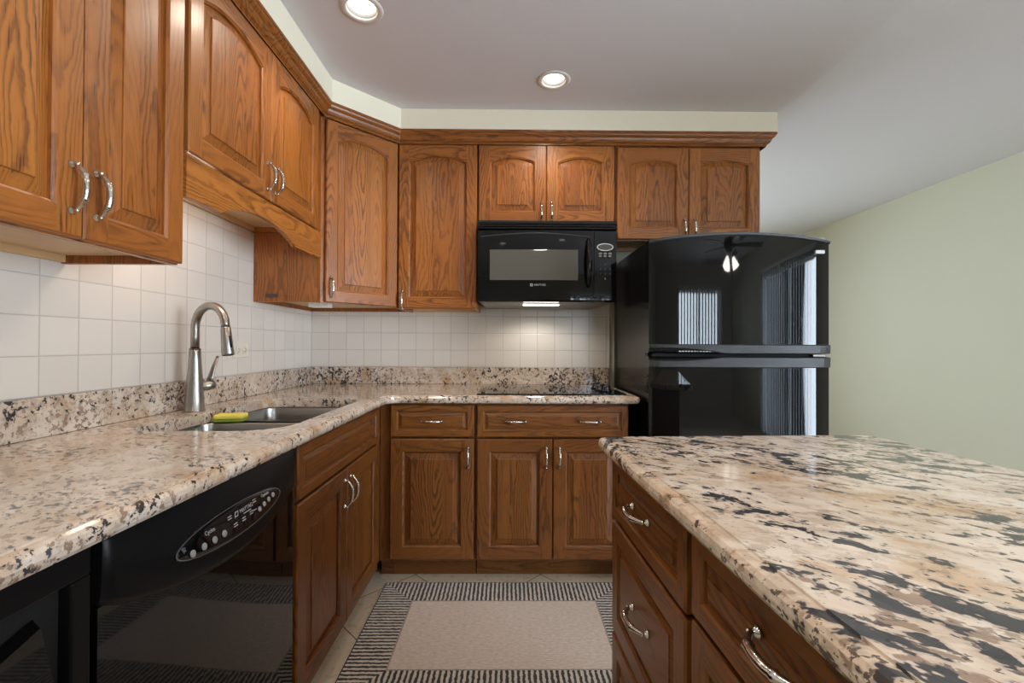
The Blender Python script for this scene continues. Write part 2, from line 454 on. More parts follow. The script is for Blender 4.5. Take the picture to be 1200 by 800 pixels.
wall_hole('wall_rear', 'x', YR - .12, .12, -L, RX, ZR + .1, [WIN], M['paint_rear'])
FAR = (-.7, 1.9, .4, 2.3)  # hidden opening, added to let the extra daylight in
wall_hole('wall_far', 'x', YF, .12, -L - .12, RX, ZR + .1, [FAR], M['paint_cream'])
wall_hole('wall_right', 'y', RX, .12, YR, YF, ZR + .1, [PAT], M['paint_cream'])

# soffit above the wall cabinets, flush with the outer lip of the crown
V0 = D - .305; U0 = -L + .305; CR = .062
def offs(o):    # cabinet face line pushed out by o
    k = o * math.tan(math.radians(22.5))
    return [(U0 + o, .66), (U0 + o, 2.206 - k), (-.611 + k, V0 - o), (1.41 + o, V0 - o)]
so = offs(CR)
b = MB(); b.prism([(-L - .007, .3), (so[0][0], .3), so[1], so[2], so[3], (so[3][0], D + .007), (-L - .007, D + .007)], 2.331, ZC - .0005, M['paint_soffit'])
struct(b.build('wall_soffit'))

# glazed tile field on both walls
b = MB(); b.box(-L - .007, -L, -.4, D, 1.018, 1.69, M['tile_left']); struct(b.build('trim_1'))
b = MB(); b.box(-L + .001, .628, D, D + .007, 1.018, 1.83, M['tile_back'])
b.box(.628, .638, D - .002, D + .007, .914, 1.83, M['tile_edge'], .002); struct(b.build('trim_2'))

# ------------------------------------------------------------------ handles
def handle_mesh():
    b = MB(); h = .048; P = []; R = []
    for k in range(25):
        t = k / 24; x = -h + 2 * h * t; u = 2 * t - 1
        y = -.008 - .022 * (1 - abs(u) ** 2.6)
        zz_ = .0
        r = .0034 + .0031 * (1 - u * u) ** .8
        if abs(abs(u) - .5) < .05: r += .002
        P.append((x, y, zz_)); R.append(r)
    b.tube(P, R, M['nickel'], 10)
    for sgn in (-1, 1):
        T = Matrix.Translation((sgn * h, 0, 0)) @ Matrix.Rotation(PI / 2, 4, 'X')
        b.lathe([(.0085, 0), (.0085, .002), (.0055, .005), (.004, .009), (.0048, .012), (.0035, .0145), (0, .0155)], M['nickel'], 12, T)
    o = b.build('handle'); me = o.data; bpy.data.objects.remove(o)
    return me
HME = handle_mesh()
def handle(parent, x, z, y, vert=True):
    o = bpy.data.objects.new('handle', HME); COL.objects.link(o); o.parent = parent
    o.location = (x, y, z); o.rotation_euler = (0, PI / 2 if vert else 0, 0)
    return o

# ------------------------------------------------------------------ raised-panel fronts
TH = .020
def front(name, parent, x0, z0, w, h, arch=0., stile=.056, rail=None, y=0., hd=None, seed=1, tint=1., flat=False):
    """door or drawer front in its own frame: x width, z height, front face at -TH"""
    rail = rail or stile
    b = MB(); mv = oak(seed, 'z', False, tint); mh = oak(seed + 1, 'x', False, tint)
    mp = oak(seed + 2, 'x' if flat else 'z', not flat, tint)
    e = .004; F = -TH
    xa, xb, za, zb = stile, w - stile, rail, h - rail
    N = 16 if arch else 1
    def outline(d):
        a0, a1, c0, c1 = xa + d, xb - d, za + d, zb - d
        if arch:
            half = (xb - xa) / 2; Rr = (half * half + arch * arch) / (2 * arch); cz = zb - Rr; cx = (xa + xb) / 2
            r = Rr - d; hw = half - d; top = []
            for k in range(N + 1):
                x = cx + hw * (1 - 2 * k / N); top.append((x, cz + math.sqrt(max(r * r - (x - cx) ** 2, 0))))
        else: top = [(a1, c1), (a0, c1)]
        return [(a0, c0), (a1, c0)] + top
    def P(pt, y_): return (pt[0], y_, pt[1])
    o0 = outline(0); z_s = o0[2][1]
    # outer slab sides with eased edge
    R0 = [(0, 0), (w, 0), (w, h), (0, h)]
    R1 = [(e, e), (w - e, e), (w - e, h - e), (e, h - e)]
    b.loops([[P(p, -.0005) for p in R0], [P(p, F + e) for p in R0], [P(p, F) for p in R1]], mv,
            mats=lambda a, k: mh if k in (0, 2) else mv, cap0=True)
    # stiles, rails
    b.poly([P(p, F) for p in [(e, e), (xa, e), (xa, za), (xa, z_s), (xa, h - e), (e, h - e)]], mv)
    b.poly([P(p, F) for p in [(xb, e), (w - e, e), (w - e, h - e), (xb, h - e), (xb, z_s), (xb, za)]], mv)
    b.poly([P(p, F) for p in [(xa, e), (xb, e), (xb, za), (xa, za)]], mh)
    top = o0[2:]
    for p, q in zip(top, top[1:]):
        b.poly([P(p, F), P(q, F), P((q[0], h - e), F), P((p[0], h - e), F)], mh)
    if flat: prof = [(0, F), (.003, F + .004), (.006, F + .005), (.0065, F + .009), (.009, F + .009), (.024, F + .0035), (.0245, F + .001)]
    else: prof = [(0, F), (.003, F + .003), (.007, F + .0055), (.0075, F + .0135), (.0105, F + .0135), (.038, F + .005), (.0385, F + .0015), (.041, F + .0005)]
    n = len(o0)
    b.loops([[P(p, yy) for p in outline(d)] for d, yy in prof], mp,
            mats=lambda a, k: (mp if a >= 4 else (mv if k in (1, n - 1) else mh)), cap1=False)
    b.poly([P(p, prof[-1][1]) for p in outline(prof[-1][0])], mp)
    o = b.build(name, parent, (x0, y, z0))
    for hx, hz, vert in (hd or []): handle(o, hx, hz, F, vert)
    return o

def body(parent, w, d, z0, z1, seed, tint=1., open_bottom=True, hollow=False, name='cabinet_body'):
    """carcass behind the fronts: frame face at y=0, back at y=d"""
    b = MB(); m = oak(seed, 'z', False, tint); mh = oak(seed + 1, 'x', False, tint)
    g = .001; t = .018; fr = .03
    b.box(g, t, fr * .6, d, z0, .66 if hollow else z1, m); b.box(w - t, w - g, fr * .6, d, z0, z1, m)
    b.box(g, .038, 0, fr * .6, z0, z1, m); b.box(w - .038, w - g, 0, fr * .6, z0, z1, m)
    b.box(.038, w - .038, 0, fr * .6, z0, z0 + .038, mh); b.box(.038, w - .038, 0, fr * .6, z1 - .038, z1, mh)
    if hollow:
        b.box(t, w - t, .0185, d - .012, z0 + .02, z0 + .038, M['birch']); b.box(t, w - t, d - .012, d, z0, z1, m)
        b.box(.038, w - .038, .0, fr * .6, .66, .73, mh); b.box(w / 2 - .03, w / 2 + .03, 0, fr * .6, z0 + .038, .66, m)
    else:
        b.box(t, w - t, fr * .6, d, z1 - t, z1, mh)
        b.box(t, w - t, .012, d, z0 + .038, z1 - .038, m)
    o = b.build(name, parent, merge=False)
    if open_bottom:
        b = MB(); b.box(t + .0005, w - t - .0005, .0185, d - .014, z0 + .022, z0 + .0375, M['birch'])
        b.box(t + .0005, w - t - .0005, d - .0135, d - .001, z0 + .003, z0 + .0375, M['birch'])
        b.build('bottom_panel', parent, merge=False)
    return o

# ------------------------------------------------------------------ wall cabinets
ZT = 2.286
def wcab(label, loc, rz, w, z0, doors, dz, arch=.04, d=.303, **kw):
    t = tag(empty('wall_cabinet', (loc[0], loc[1], z0), rz), label, 'cabinet', 'oak wall cabinets')
    body(t, w, d, 0, ZT - z0, kw.get('seed', 5), kw.get('tint', 1.))
    for i, (a, bq, side) in enumerate(doors):
        ww = bq - a; hx = .026 if side == 'l' else ww - .026
        hh = dz[1] - dz[0]
        front('door', t, a, dz[0] - z0, ww, hh, arch, hd=[(hx, kw.get('hz', .085), True)], seed=kw.get('seed', 5) + 3 * i, stile=kw.get('stile', .056))
    return t
# left wall, x-axis of each cabinet runs along +Y
tA = wcab('tall oak double-door wall cabinet at the left edge, above the dishwasher', (U0, .640), PI/2, .617, 1.375,
     [(.012, .3175, 'r'), (.3205, .611, 'l')], (1.378, 2.264), seed=11, hz=.10)
tS = wcab('short oak double-door wall cabinet over the sink with an arched valance', (U0, 1.259), PI/2, .910, 1.69,
     [(.010, .4495, 'r'), (.4525, .872, 'l')], (1.697, 2.264), seed=23, hz=.085)
# valance under the sink cabinet
b = MB(); W_ = .910; z_t = -.001; zb = 1.568 - 1.69; ztop = 1.622 - 1.69
bot = [(0.002, zb), (.155, zb)] + [(.155 + .49 * k / 20, zb + (ztop - zb) * math.sin(PI * k / 20) ** .8) for k in range(1, 20)] + [(.645, zb), (W_ - .002, zb)]
pts = bot + [(W_ - .002, z_t), (.002, z_t)]
n = len(bot)
ov = oak(31, 'x', False)
for k in range(n - 1):
    (xa, za), (xb, zb_) = bot[k], bot[k + 1]
    b.loops([[(xa, -.019, za), (xb, -.019, zb_), (xb, -.001, zb_), (xa, -.001, za)], [(xa, -.019, z_t), (xb, -.019, z_t), (xb, -.001, z_t), (xa, -.001, z_t)]], ov, cap0=True, cap1=True)
b.build('valance', tS)

# corner cabinet
tC = tag(empty('corner_wall_cabinet', (U0, 2.206, 1.36), PI/4), 'oak wall cabinet set diagonally across the corner, single arched door', 'cabinet', 'oak wall cabinets')
def toloc(x, y):
    dx, dy = x - U0, y - 2.206; c = math.cos(PI/4); return (c * dx + c * dy, -c * dx + c * dy)
b = MB(); m = oak(41, 'z', False)
cp = [(-L + .001, 2.171), (U0, 2.171), (U0, 2.206), (-.6125, V0 + .0015), (-.6125, D - .001), (-L + .001, D - .001)]
cl = [toloc(*p) for p in cp]
b.prism(cl, .03, ZT - 1.36, m)
ci = inset(cl, .016)
b.loops([[(x, y, .0298) for x, y in cl], [(x, y, 0) for x, y in cl], [(x, y, 0) for x, y in ci], [(x, y, .0298) for x, y in ci]], m)
b.build('cabinet_body', tC, merge=False)
b = MB(); b.prism(inset(cl, .018), .022, .0295, M['birch']); b.build('bottom_panel', tC)
front('door', tC, .018, .004, .396, .898, .04, hd=[(.026, .075, True)], seed=47)
b = MB(); cx, cy = toloc(-1.140, 2.168)
b.box(-.028, .028, -.006, .002, -.006, .010, M['brushed_dark'], .002); b.build('catch', tC, toloc(-1.13, 2.165) + (.028,), -PI/4)
# back wall
tT = wcab('tall narrow oak wall cabinet left of the microwave, single arched door', (-.6085, V0), 0, .4375, 1.357, [(.002, .4335, 'l')], (1.359, 2.264), seed=53, hz=.045)
tM = wcab('short oak double-door wall cabinet directly above the microwave', (-.169, V0), 0, .761, 1.828, [(.004, .3775, 'r'), (.3805, .757, 'l')], (1.833, 2.264), arch=.030, seed=61, hz=.062, stile=.062)
tF = wcab('oak double-door wall cabinet above the refrigerator', (.594, V0), 0, .816, 1.742, [(.010, .4065, 'r'), (.4105, .806, 'l')], (1.748, 2.258), arch=.030, seed=71, hz=.062, stile=.062)

# crown molding
prof = [(-.004, 2.266), (.022, 2.266), (.022, 2.272), (.027, 2.277), (.034, 2.281), (.040, 2.290), (.043, 2.300), (.050, 2.305), (.055, 2.310), (.058, 2.318), (.062, 2.320), (.062, 2.330), (-.004, 2.330)]
prof = [(o if o > 0 else .0, max(z, 2.287) if o <= 0 else z) for o, z in prof]
prof[0] = (.0215, 2.266); prof[-1] = (.0, 2.330); prof.insert(0, (.0215, 2.287)); prof.insert(0, (0, 2.287))
b = MB(); lps = [[] for _ in range(5)]
for o, z in prof:
    q = offs(o); q[0] = (q[0][0], .64); q.append((1.41 + o, D - .001))
    for k in range(5): lps[k].append((q[k][0], q[k][1], z))
b.loops(lps, oak(81, 'x', False, .8), cap0=True, cap1=True)
cw = tag(b.build('crown_molding'), 'continuous oak crown molding along the top of the wall cabinets', 'molding')

# under-cabinet lights
b = MB(); b.box(0, .30, -.022, .022, -.020, 0, M['white_plastic'], .003)
t = tag(b.build('cabinet_light', loc=(-.955, 1.300, 1.6900 + .0215), rz=PI/2), 'slim white light bar under the sink wall cabinet behind the valance', 'lamp')
b = MB(); b.box(.01, .29, -.015, .015, -.023, -.0198, M['tube_glow']); b.build('diffuser', t)
lamp('cabinet_light_glow', (-1.0, 1.45, 1.64), 2.2, (1, .88, .72), .05)
b = MB(); b.box(-.05, .05, -.03, .03, -.036, 0, M['white_plastic'], .003)
tag(b.build('cabinet_light_box', loc=(-.965, 2.33, 1.3815), rz=0), 'small white light box under the corner wall cabinet', 'box')  # body of a second under-cabinet light, left unlit

# ------------------------------------------------------------------ base cabinets
BT = .92
FZ = D - .61                    # face-frame plane of the back run
ZB0, ZD0, ZD1 = .112, .704, .870
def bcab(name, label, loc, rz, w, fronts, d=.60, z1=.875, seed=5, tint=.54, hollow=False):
    t = tag(empty(name, (loc[0], loc[1], 0), rz), label, 'cabinet', 'oak base cabinets')
    body(t, w, d, ZB0 - .004, z1, seed, tint, False, hollow)
    b = MB(); b.box(.003, w - .003, .085, .10, .0005, ZB0 - .0045, M['toe']); b.build('toe_kick', t)
    for i, (kind, a, c, z0, z1_, hd) in enumerate(fronts):
        fl = kind == 'drawer'
        front(kind, t, a, z0, c - a, z1_ - z0, 0, stile=.030 if fl else .060, hd=hd, seed=seed + 3 * i + 2, tint=tint, flat=fl)
    return t
hT = .585 - .085
tN = bcab('base_cabinet', 'narrow oak base cabinet in the corner with one drawer over one door', (-.572, FZ), 0, .418,
     [('drawer', .006, .409, .712, .866, [(.2015, .077, False)]), ('door', .006, .409, .122, .702, [(.377, .492, True)])], seed=101)
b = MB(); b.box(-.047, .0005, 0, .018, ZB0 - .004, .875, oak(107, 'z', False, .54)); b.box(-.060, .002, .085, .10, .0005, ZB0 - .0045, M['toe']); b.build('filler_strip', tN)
bcab('base_cabinet', 'wide oak base cabinet under the cooktop, one wide drawer over two doors', (-.153, FZ), 0, .745,
     [('drawer', .006, .739, .712, .866, [(.186, .077, False), (.548, .077, False)]), ('door', .006, .371, .122, .702, [(.335, .492, True)]),
      ('door', .375, .739, .122, .702, [(.030, .492, True)])], seed=113)
UB = -L + .60
bcab('sink_cabinet', 'oak sink base cabinet between the dishwasher and the corner, two doors under a false drawer', (UB, 1.300), PI/2, .904,
     [('drawer', .006, .805, .704, .862, []), ('door', .006, .403, .116, .694, [(.372, .49, True)]), ('door', .407, .805, .116, .694, [(.030, .49, True)])], seed=131, hollow=True)

# ------------------------------------------------------------------ countertops
EP = [(.0214, .914), (.0208, .9112), (.013, .9110), (.006, .9085), (.0015, .903), (0, .895), (.0015, .887), (.006, .880), (.013, .8765), (.03, .876)]
def slab(name, outline, holes, mat, parent=None, loc=(0, 0, 0), rz=0, skip=None):
    b = MB()
    lps = []
    for d, z in EP:
        if skip:     # edges against walls stay square: clamp the inset there
            q = [tuple(skip(o, p)) for o, p in zip(outline, inset(outline, d))]
        else: q = inset(outline, d)
        lps.append([(x, y, z) for x, y in q])
    b.loops(lps, mat, smooth=False)
    top = [(p[0], p[1]) for p in lps[0]]; bt = [(p[0], p[1]) for p in lps[-1]]
    b.sheet(top, .914, mat, holes); b.sheet(bt, .876, mat, holes)
    for hl in holes:
        h1 = inset(hl, -.003)
        b.loops([[(x, y, .914) for x, y in hl], [(x, y, .876) for x, y in hl]], mat)
    return b.build(name, parent, loc, rz)
CX = -.565; CY = 2.158
fil = arc_pts(CX + .05, CY - .05, .05, 180, 90, 6)
out = [(-L + .001, .02), (CX, .02)] + fil + arc_pts(.640 - .02, CY + .02, .02, 270, 360, 5) + [(.640, D - .001), (-L + .001, D - .001)]
def skip(o, p):
    x, y = p
    if o[0] < -L + .01: x = o[0]
    if o[1] > D - .01: y = o[1]
    return (x, y)
hole = rrect(-1.072, -.645, 1.272, 2.035, [.06, .13, .11, .06], 8)
tK = tag(empty('countertop', (-.9, 1.5, .876)), 'L-shaped speckled granite countertop with a sink cutout along two walls', 'countertop')
o = slab('worktop', out, (hole,), M['granite'], tK, (.9, -1.5, -.876), 0, skip)
b = MB(); b.box(-L + .001, -L + .021, .02, D - .001, .9145, 1.0175, M['granite_splash'], .002)
b.build('backsplash', tK, (.9, -1.5, -.876))
b = MB(); b.box(-L + .0215, .626, D - .021, D - .001, .9145, 1.0175, M['granite_splash'], .002)
b.build('backsplash', tK, (.9, -1.5, -.876))

# ------------------------------------------------------------------ sink
tK2 = tag(empty('sink', (-.86, 1.65, .66)), 'stainless steel double-bowl undermount sink in the granite countertop', 'sink')
def bowl(x0, x1, y0, y1, rs, depth):
    b = MB(); top = rrect(x0, x1, y0, y1, rs, 8); lp = []
    for ins, z in [(-.003, .8745), (0, .8745), (.0015, .870), (.006, .80), (.010, .875 - depth + .05), (.018, .875 - depth + .018), (.035, .875 - depth + .004), (.06, .875 - depth)]:
        q = inset(top, ins) if ins else top
        lp.append([(x + .86, y - 1.65, z - .66) for x, y in q])
    b.loops(lp, M['steel'], cap1=True, smooth=True)
    # outer shell so the bowl has thickness
    o = b.build('bowl', tK2)
    sm = o.modifiers.new('shell', 'SOLIDIFY'); sm.thickness = .0015; sm.offset = -1
    b = MB(); b.lathe([(.044, .004), (.040, .0055), (.030, .004), (.027, .001), (0, .001)], M['brushed'], 24, Matrix.Translation(((x0 + x1) / 2 + .86, (y0 + y1) / 2 - 1.65, .875 - depth - .66)))
    b.lathe([(.006, .001), (.005, .010), (0, .011)], M['brushed_dark'], 12, Matrix.Translation(((x0 + x1) / 2 + .86, (y0 + y1) / 2 - 1.65, .875 - depth - .66)))
    b.build('drain', o)
bowl(-1.080, -.6425, 1.264, 1.628, [.06, .13, .05, .05], .19)
bowl(-1.080, -.6425, 1.676, 2.043, [.05, .05, .11, .06], .19)

# ------------------------------------------------------------------ faucet
tX = tag(empty('faucet', (-1.135, 1.648, .9145)), 'brushed nickel gooseneck pull-down kitchen faucet behind the sink', 'faucet')
b = MB(); b.lathe([(.034, 0), (.034, .003), (.032, .006), (.0285, .05), (.0215, .16), (.0185, .215), (.0180, .222)], M['brushed'], 32); b.build('base', tX)
b = MB(); ang = math.atan2(-.06, .155); dx, dy = math.cos(ang), math.sin(ang)
RR = .077; zc = .392 - RR - .013
pth = [(0, 0, .2225), (0, 0, .27), (0, 0, zc)]
for k in range(1, 25):
    a = PI - (PI - .16) * k / 24; r_ = RR + RR * math.cos(a)
    pth.append((r_ * dx, r_ * dy, zc + RR * math.sin(a)))
ex, ey, ez = pth[-1]; dn = Vector((.14 * dx, .14 * dy, -1)).normalized()
pth.append((ex + dn.x * .012, ey + dn.y * .012, ez + dn.z * .012))
b.tube(pth, .0140, M['brushed'], 20); b.lathe([(.0185, 0), (.0185, .0025), (.0142, .004)], M['brushed_dark'], 24, Matrix.Translation((0, 0, .2222)), cap=False)
b.build('spout', tX)
b = MB(); q = Vector(pth[-1]); hp = [q + dn * t for t in (.0005, .003, .004, .05, .095, .100)]
b.tube(hp, [.0135, .0150, .0157, .0175, .0200, .0190], M['brushed'], 24)
b.tube([q + dn * .1002, q + dn * .1015], [.0165, .016], M['black_matte'], 24)
b.tube([q + dn * .032 + Vector((dx, dy, 0)) * .0165, q + dn * .072 + Vector((dx, dy, 0)) * .0185], [.004, .004], M['black_matte'], 10)
b.build('spray_head', tX)
b = MB(); px, py = -dy, dx    # lever side, perpendicular to the spout
b.tube([(px * .020, py * .020, .085), (px * .040, py * .040, .087), (px * .042, py * .042, .087), (px * .066, py * .066, .090), (px * .070, py * .070, .0905)], [.0165, .0165, .0180, .0180, .0150], M['brushed'], 20)
b.tube([(px * .054, py * .054, .098), (px * .060, py * .060, .120), (px * .072, py * .072, .160), (px * .086, py * .086, .196)], [.014, .0115, .008, .005], M['brushed'], 14, flat=.55)
b.build('lever', tX)

# sponge on the divider
t = tag(empty('sponge', (-1.005, 1.652, .876), .15), 'yellow and green kitchen sponge resting on the sink divider', 'sponge')
b = MB(); b.box(-.050, .050, -.030, .030, .001, .010, M['green'], .003); b.build('scouring_pad', t)
b = MB(); b.box(-.049, .049, -.029, .029, .0105, .028, M['yellow'], .006); b.build('foam', t)

# outlet on the tile
t = tag(empty('outlet', (-L + .0005, 2.068, 1.130), PI/2), 'ivory double wall outlet on the tile beside the faucet', 'outlet')
b = MB(); b.box(-.058, .058, -.005, 0, -.035, .035, M['ivory'], .002); b.build('cover_plate', t)
for sx in (-.026, .026):
    b = MB(); b.lathe([(.0165, 0), (.0165, .003), (.015, .0036), (0, .0036)], M['ivory'], 20, Matrix.Translation((sx, -.0055, 0)) @ Matrix.Rotation(PI/2, 4, 'X'))
    for sz in (-.006, .006): b.box(sx - .004, sx + .004, -.0099, -.0088, sz - .001, sz + .001, M['slot'])
    b.lathe([(.0022, 0), (.0022, .001), (0, .001)], M['slot'], 10, Matrix.Translation((sx + .009, -.0088, 0)) @ Matrix.Rotation(PI/2, 4, 'X'))
    b.build('socket', t)

# ------------------------------------------------------------------ dishwasher
tD = tag(empty('dishwasher', (UB, .672, 0), PI/2), 'glossy black built-in dishwasher left of the sink cabinet', 'dishwasher')
WD = .624
b = MB(); b.box(.003, WD - .040, .005, .57, .10, .868, M['black_matte']); b.build('tub', tD)
b = MB(); b.box(.006, WD - .006, .06, .075, .0005, .0985, M['black_matte']); b.build('kick_plate', tD)
b = MB()    # door panel, slightly bowed
N = 16; lp = []
for k in range(N + 1):
    x = .006 + (WD - .012) * k / N; lp.append((x, -.014 - .006 * math.sin(PI * k / N)))
b.loops([[(x, y, .105) for x, y in lp] + [(WD - .006, .004, .105), (.006, .004, .105)], [(x, y, .7645) for x, y in lp] + [(WD - .006, .004, .7645), (.006, .004, .7645)]], M['black'], cap0=True, cap1=True)
b.build('door', tD)
b = MB()    # control panel, lower edge sagging in an arc and swelling outwards
N = 28; cols = []
for k in range(N + 1):
    u = k / N; x = .006 + (WD - .012) * u; s_ = math.sin(PI * u) ** .75
    zb = .768 - .062 * s_; yo = -.018 - .030 * s_
    cols.append([(x, .004, .868), (x, -.016, .868), (x, -.020, .862), (x, yo * .75 - .006, zb + .05), (x, yo, zb + .014), (x, yo + .003, zb + .004), (x, -.012 - .010 * s_, zb), (x, .004, zb)])
b.loops(cols, M['black_matte'], cap0=True, cap1=True, smooth=True)
ctl = b.build('control_panel', tD)
# lens with the lettering follows the panel
def dwp(x, z, lift=.001):
    u = min(max((x - .006) / (WD - .012), 0), 1); s_ = math.sin(PI * u) ** .75
    zb = .768 - .062 * s_; yo = -.018 - .030 * s_; z1, y1 = zb + .014, yo; z2, y2 = zb + .05, yo * .75 - .006; z3, y3 = .862, -.020
    if z <= z2: f = (z - z1) / (z2 - z1); y = y1 + (y2 - y1) * f
    else: f = (z - z2) / (z3 - z2); y = y2 + (y3 - y2) * f
    return (x, y - lift, z)
b = MB(); N = 40; rim = []
b2 = []
for j in range(5):
    r = (0.001, .35, .7, .97, 1.0)[j]
    b2.append([dwp(.315 + .185 * r * math.cos(2 * PI * k / N), .780 + .033 * r * math.sin(2 * PI * k / N), .0022 if j < 4 else .0008) for k in range(N)])
b.loops(b2, M['glass_black'], smooth=True)
ln = b.build('lens', ctl)
b = MB(); b.loops([[dwp(.315 + r * math.cos(2 * PI * k / N), .780 + r2 * math.sin(2 * PI * k / N), .0026) for k in range(N)] for r, r2 in ((.183, .0322), (.1795, .0308))], M['letter_dim'])
b.build('lens_outline', ctl)
for i, bx in enumerate([.170, .200, .230, .260, .392, .414, .436, .458]):
    b = MB(); z = .770 if i < 4 else .772 + .004 * (i - 4)
    c = Vector(dwp(bx, z, .003)); T = Matrix.Translation(c) @ Matrix.Rotation(PI/2 - .25, 4, 'X')
    rr = .0070 if i < 4 else .0062
    b.lathe([(rr, 0), (rr, .0015), (rr * .8, .0025), (0, .0025)], M['button'], 14, T); b.build('button', ctl)
def dtext(s, x, z, size, mat=None):
    c = dwp(x, z, .0032); text_mesh('lettering', s, size, mat or M['letter'], ctl, c, (PI/2 - .35, 0, 0))
dtext('Cycles', .222, .790, .011); dtext('Options', .425, .796, .010)
dtext('MAYTAG', .345, .792, .012)
b = MB()      # the tiny two-line captions, too small to read in the picture
for x, z in ((.347, .784), (.285, .795), (.285, .790), (.378, .799), (.378, .794), (.300, .775), (.300, .770), (.330, .776), (.330, .771), (.360, .779), (.360, .774), (.374, .777)):
    c = dwp(x, z, .003); hw = .014 if x == .347 else .0065; b.box(c[0] - hw, c[0] + hw, c[1] - .0004, c[1], c[2] - .0011, c[2] + .0011, M['letter'])
b.build('lettering', ctl)
b = MB(); c = dwp(.308, .792, .003); b.box(c[0] - .006, c[0] + .006, c[1] - .0006, c[1], c[2] - .006, c[2] + .006, M['letter'])
b.box(c[0] - .0035, c[0] + .0035, c[1] - .001, c[1] - .0005, c[2] - .0035, c[2] + .0035, M['black']); b.build('logo', ctl)

# ------------------------------------------------------------------ trash compactor left of it
tP = tag(empty('trash_compactor', (UB, .282, 0), PI/2), 'black built-in trash compactor at the lower left edge beside the dishwasher', 'compactor')
WP = .386
b = MB(); b.box(.003, WP - .003, .004, .56, .10, .872, M['black_matte']); b.build('housing', tP)
b = MB(); b.box(.006, WP - .006, .05, .065, .0005, .0985, M['black_matte']); b.build('kick_plate', tP)
b = MB()
b.box(.005, WP - .005, -.018, .0035, .825, .868, M['black_matte'], .003)
b.box(.005, .035, -.018, .0035, .105, .8245, M['black_matte'], .003); b.box(WP - .035, WP - .005, -.018, .0035, .105, .8245, M['black_matte'], .003)
b.box(.0355, WP - .0355, -.018, .0035, .105, .135, M['black_matte'], .003); b.build('drawer_frame', tP)
b = MB(); b.box(.037, WP - .037, -.002, .003, .137, .822, M['black_void']); b.build('recess', tP)
b = MB()
b.loops([[(.045, -.006, .72), (WP - .075, -.006, .80), (WP - .043, -.006, .66), (WP - .043, -.006, .145), (.045, -.006, .145)],
         [(.047, -.022, .715), (WP - .080, -.022, .792), (WP - .050, -.022, .655), (WP - .050, -.022, .150), (.047, -.022, .150)]], M['black'], cap0=True, cap1=True)
b.build('drawer_panel', tP)

# ------------------------------------------------------------------ cooktop
tO = tag(empty('cooktop', (.216, 2.42, .9145)), 'black glass electric cooktop set in the granite counter under the microwave', 'cooktop')
b = MB(); lpn = rrect(-.366, .366, -.222, .238, .012, 4)
b.loops([[(x, y, z) for x, y in inset(lpn, d)] for d, z in ((0, 0), (0, .004), (.002, .006), (.004, .0062))], M['glass_black'], cap0=True, cap1=True); b.build('glass_top', tO)
for x, y, r in ((-.22, -.09, .10), (-.22, .12, .075), (.09, -.09, .075), (.09, .12, .10)):
    b = MB(); b.loops([[(x + q * math.cos(2 * PI * k / 40), y + q * math.sin(2 * PI * k / 40), .0066) for k in range(40)] for q in (r, r - .002)], M['letter_dim']); b.build('burner_ring', tO)
for i, (x, y) in enumerate([(.285, .115), (.268, .06), (.292, .01), (.272, -.045), (.296, -.10)]):
    b = MB(); T = Matrix.Translation((x, y, .0064))
    b.lathe([(.024, 0), (.024, .006), (.019, .010), (.0175, .026), (.0145, .030), (0, .030)], M['knob'], 20, T)
    b.box(x - .004, x + .004, y - .018, y + .018, .030, .037, M['knob'], .0015); b.build('knob', tO)

# ------------------------------------------------------------------ microwave
tW = tag(empty('microwave', (-.166, 2.816 - .41, 1.385), 0), 'black over-the-range microwave under the short oak cabinet', 'microwave')
MW, MH = .750, .440
b = MB(); b.box(.004, MW - .004, .025, .405, .012, MH, M['black_matte'], .002); b.build('casing', tW)
b = MB()      # vent grille, three slats
for k in range(3):
    z = MH - .012 - .0135 * k
    b.box(.002, MW - .002, -.006 - .003 * k, .0245, z - .0105, z, M['black'], .003)
b.box(.004, MW - .004, .004, .0245, MH - .045, MH - .001, M['black_void']); b.build('vent_grille', tW)
XS = .624     # door / control split
b = MB(); N = 20
def mcol(u0, u1, zt, m, nm, n=N):
    b = MB(); cols = []
    for k in range(n + 1):
        x = u0 + (u1 - u0) * k / n; bow = -.012 * math.sin(PI * x / MW)
        cols.append([(x, .0245, .003), (x, bow + .006, .003), (x, bow, .015), (x, bow, zt - .004), (x, bow + .004, zt), (x, .0245, zt)])
    b.loops(cols, m, cap0=True, cap1=True); return b.build(nm, tW)
dr = mcol(.004, XS - .0015, MH - .053, M['black'], 'door')
cp_ = mcol(XS + .0015, MW - .004, MH - .053, M['black'], 'control_panel', 6)
b = MB()      # curved brow line across the top of the door
lp = []
for k in range(21):
    x = .02 + (XS - .04) * k / 20; z = MH - .093 + .018 * math.sin(PI * k / 20); bow = -.012 * math.sin(PI * x / MW)
    lp.append([(x, bow - .0002, z), (x, bow - .003, z + .002), (x, bow - .003, z + .004), (x, bow - .0002, z + .006)])
b.loops(lp, M['black_trim'], cap0=True, cap1=True); b.build('brow', dr)
b = MB(); lp = []
for k in range(13):
    x = .068 + .470 * k / 12; bow = -.012 * math.sin(PI * x / MW)
    lp.append([(x, bow - .0003, .118), (x, bow - .0015, .120), (x, bow - .0015, .278), (x, bow - .0003, .280)])
b.loops(lp, M['mw_window'], cap0=True, cap1=True); b.build('window', dr)
b = MB(); P = []; R = []
for k in range(19):
    t_ = k / 18; z = .085 + .250 * t_; P.append((.592, -.010 - .034 * math.sin(PI * t_) ** .6, z)); R.append(.0085 + .006 * math.sin(PI * t_))
b.tube(P, R, M['black'], 14); b.build('handle', dr)
mt = text_mesh('lettering', 'MAYTAG', .015, M['letter'], dr, (.335, -.0145, .092), (PI/2, 0, 0))
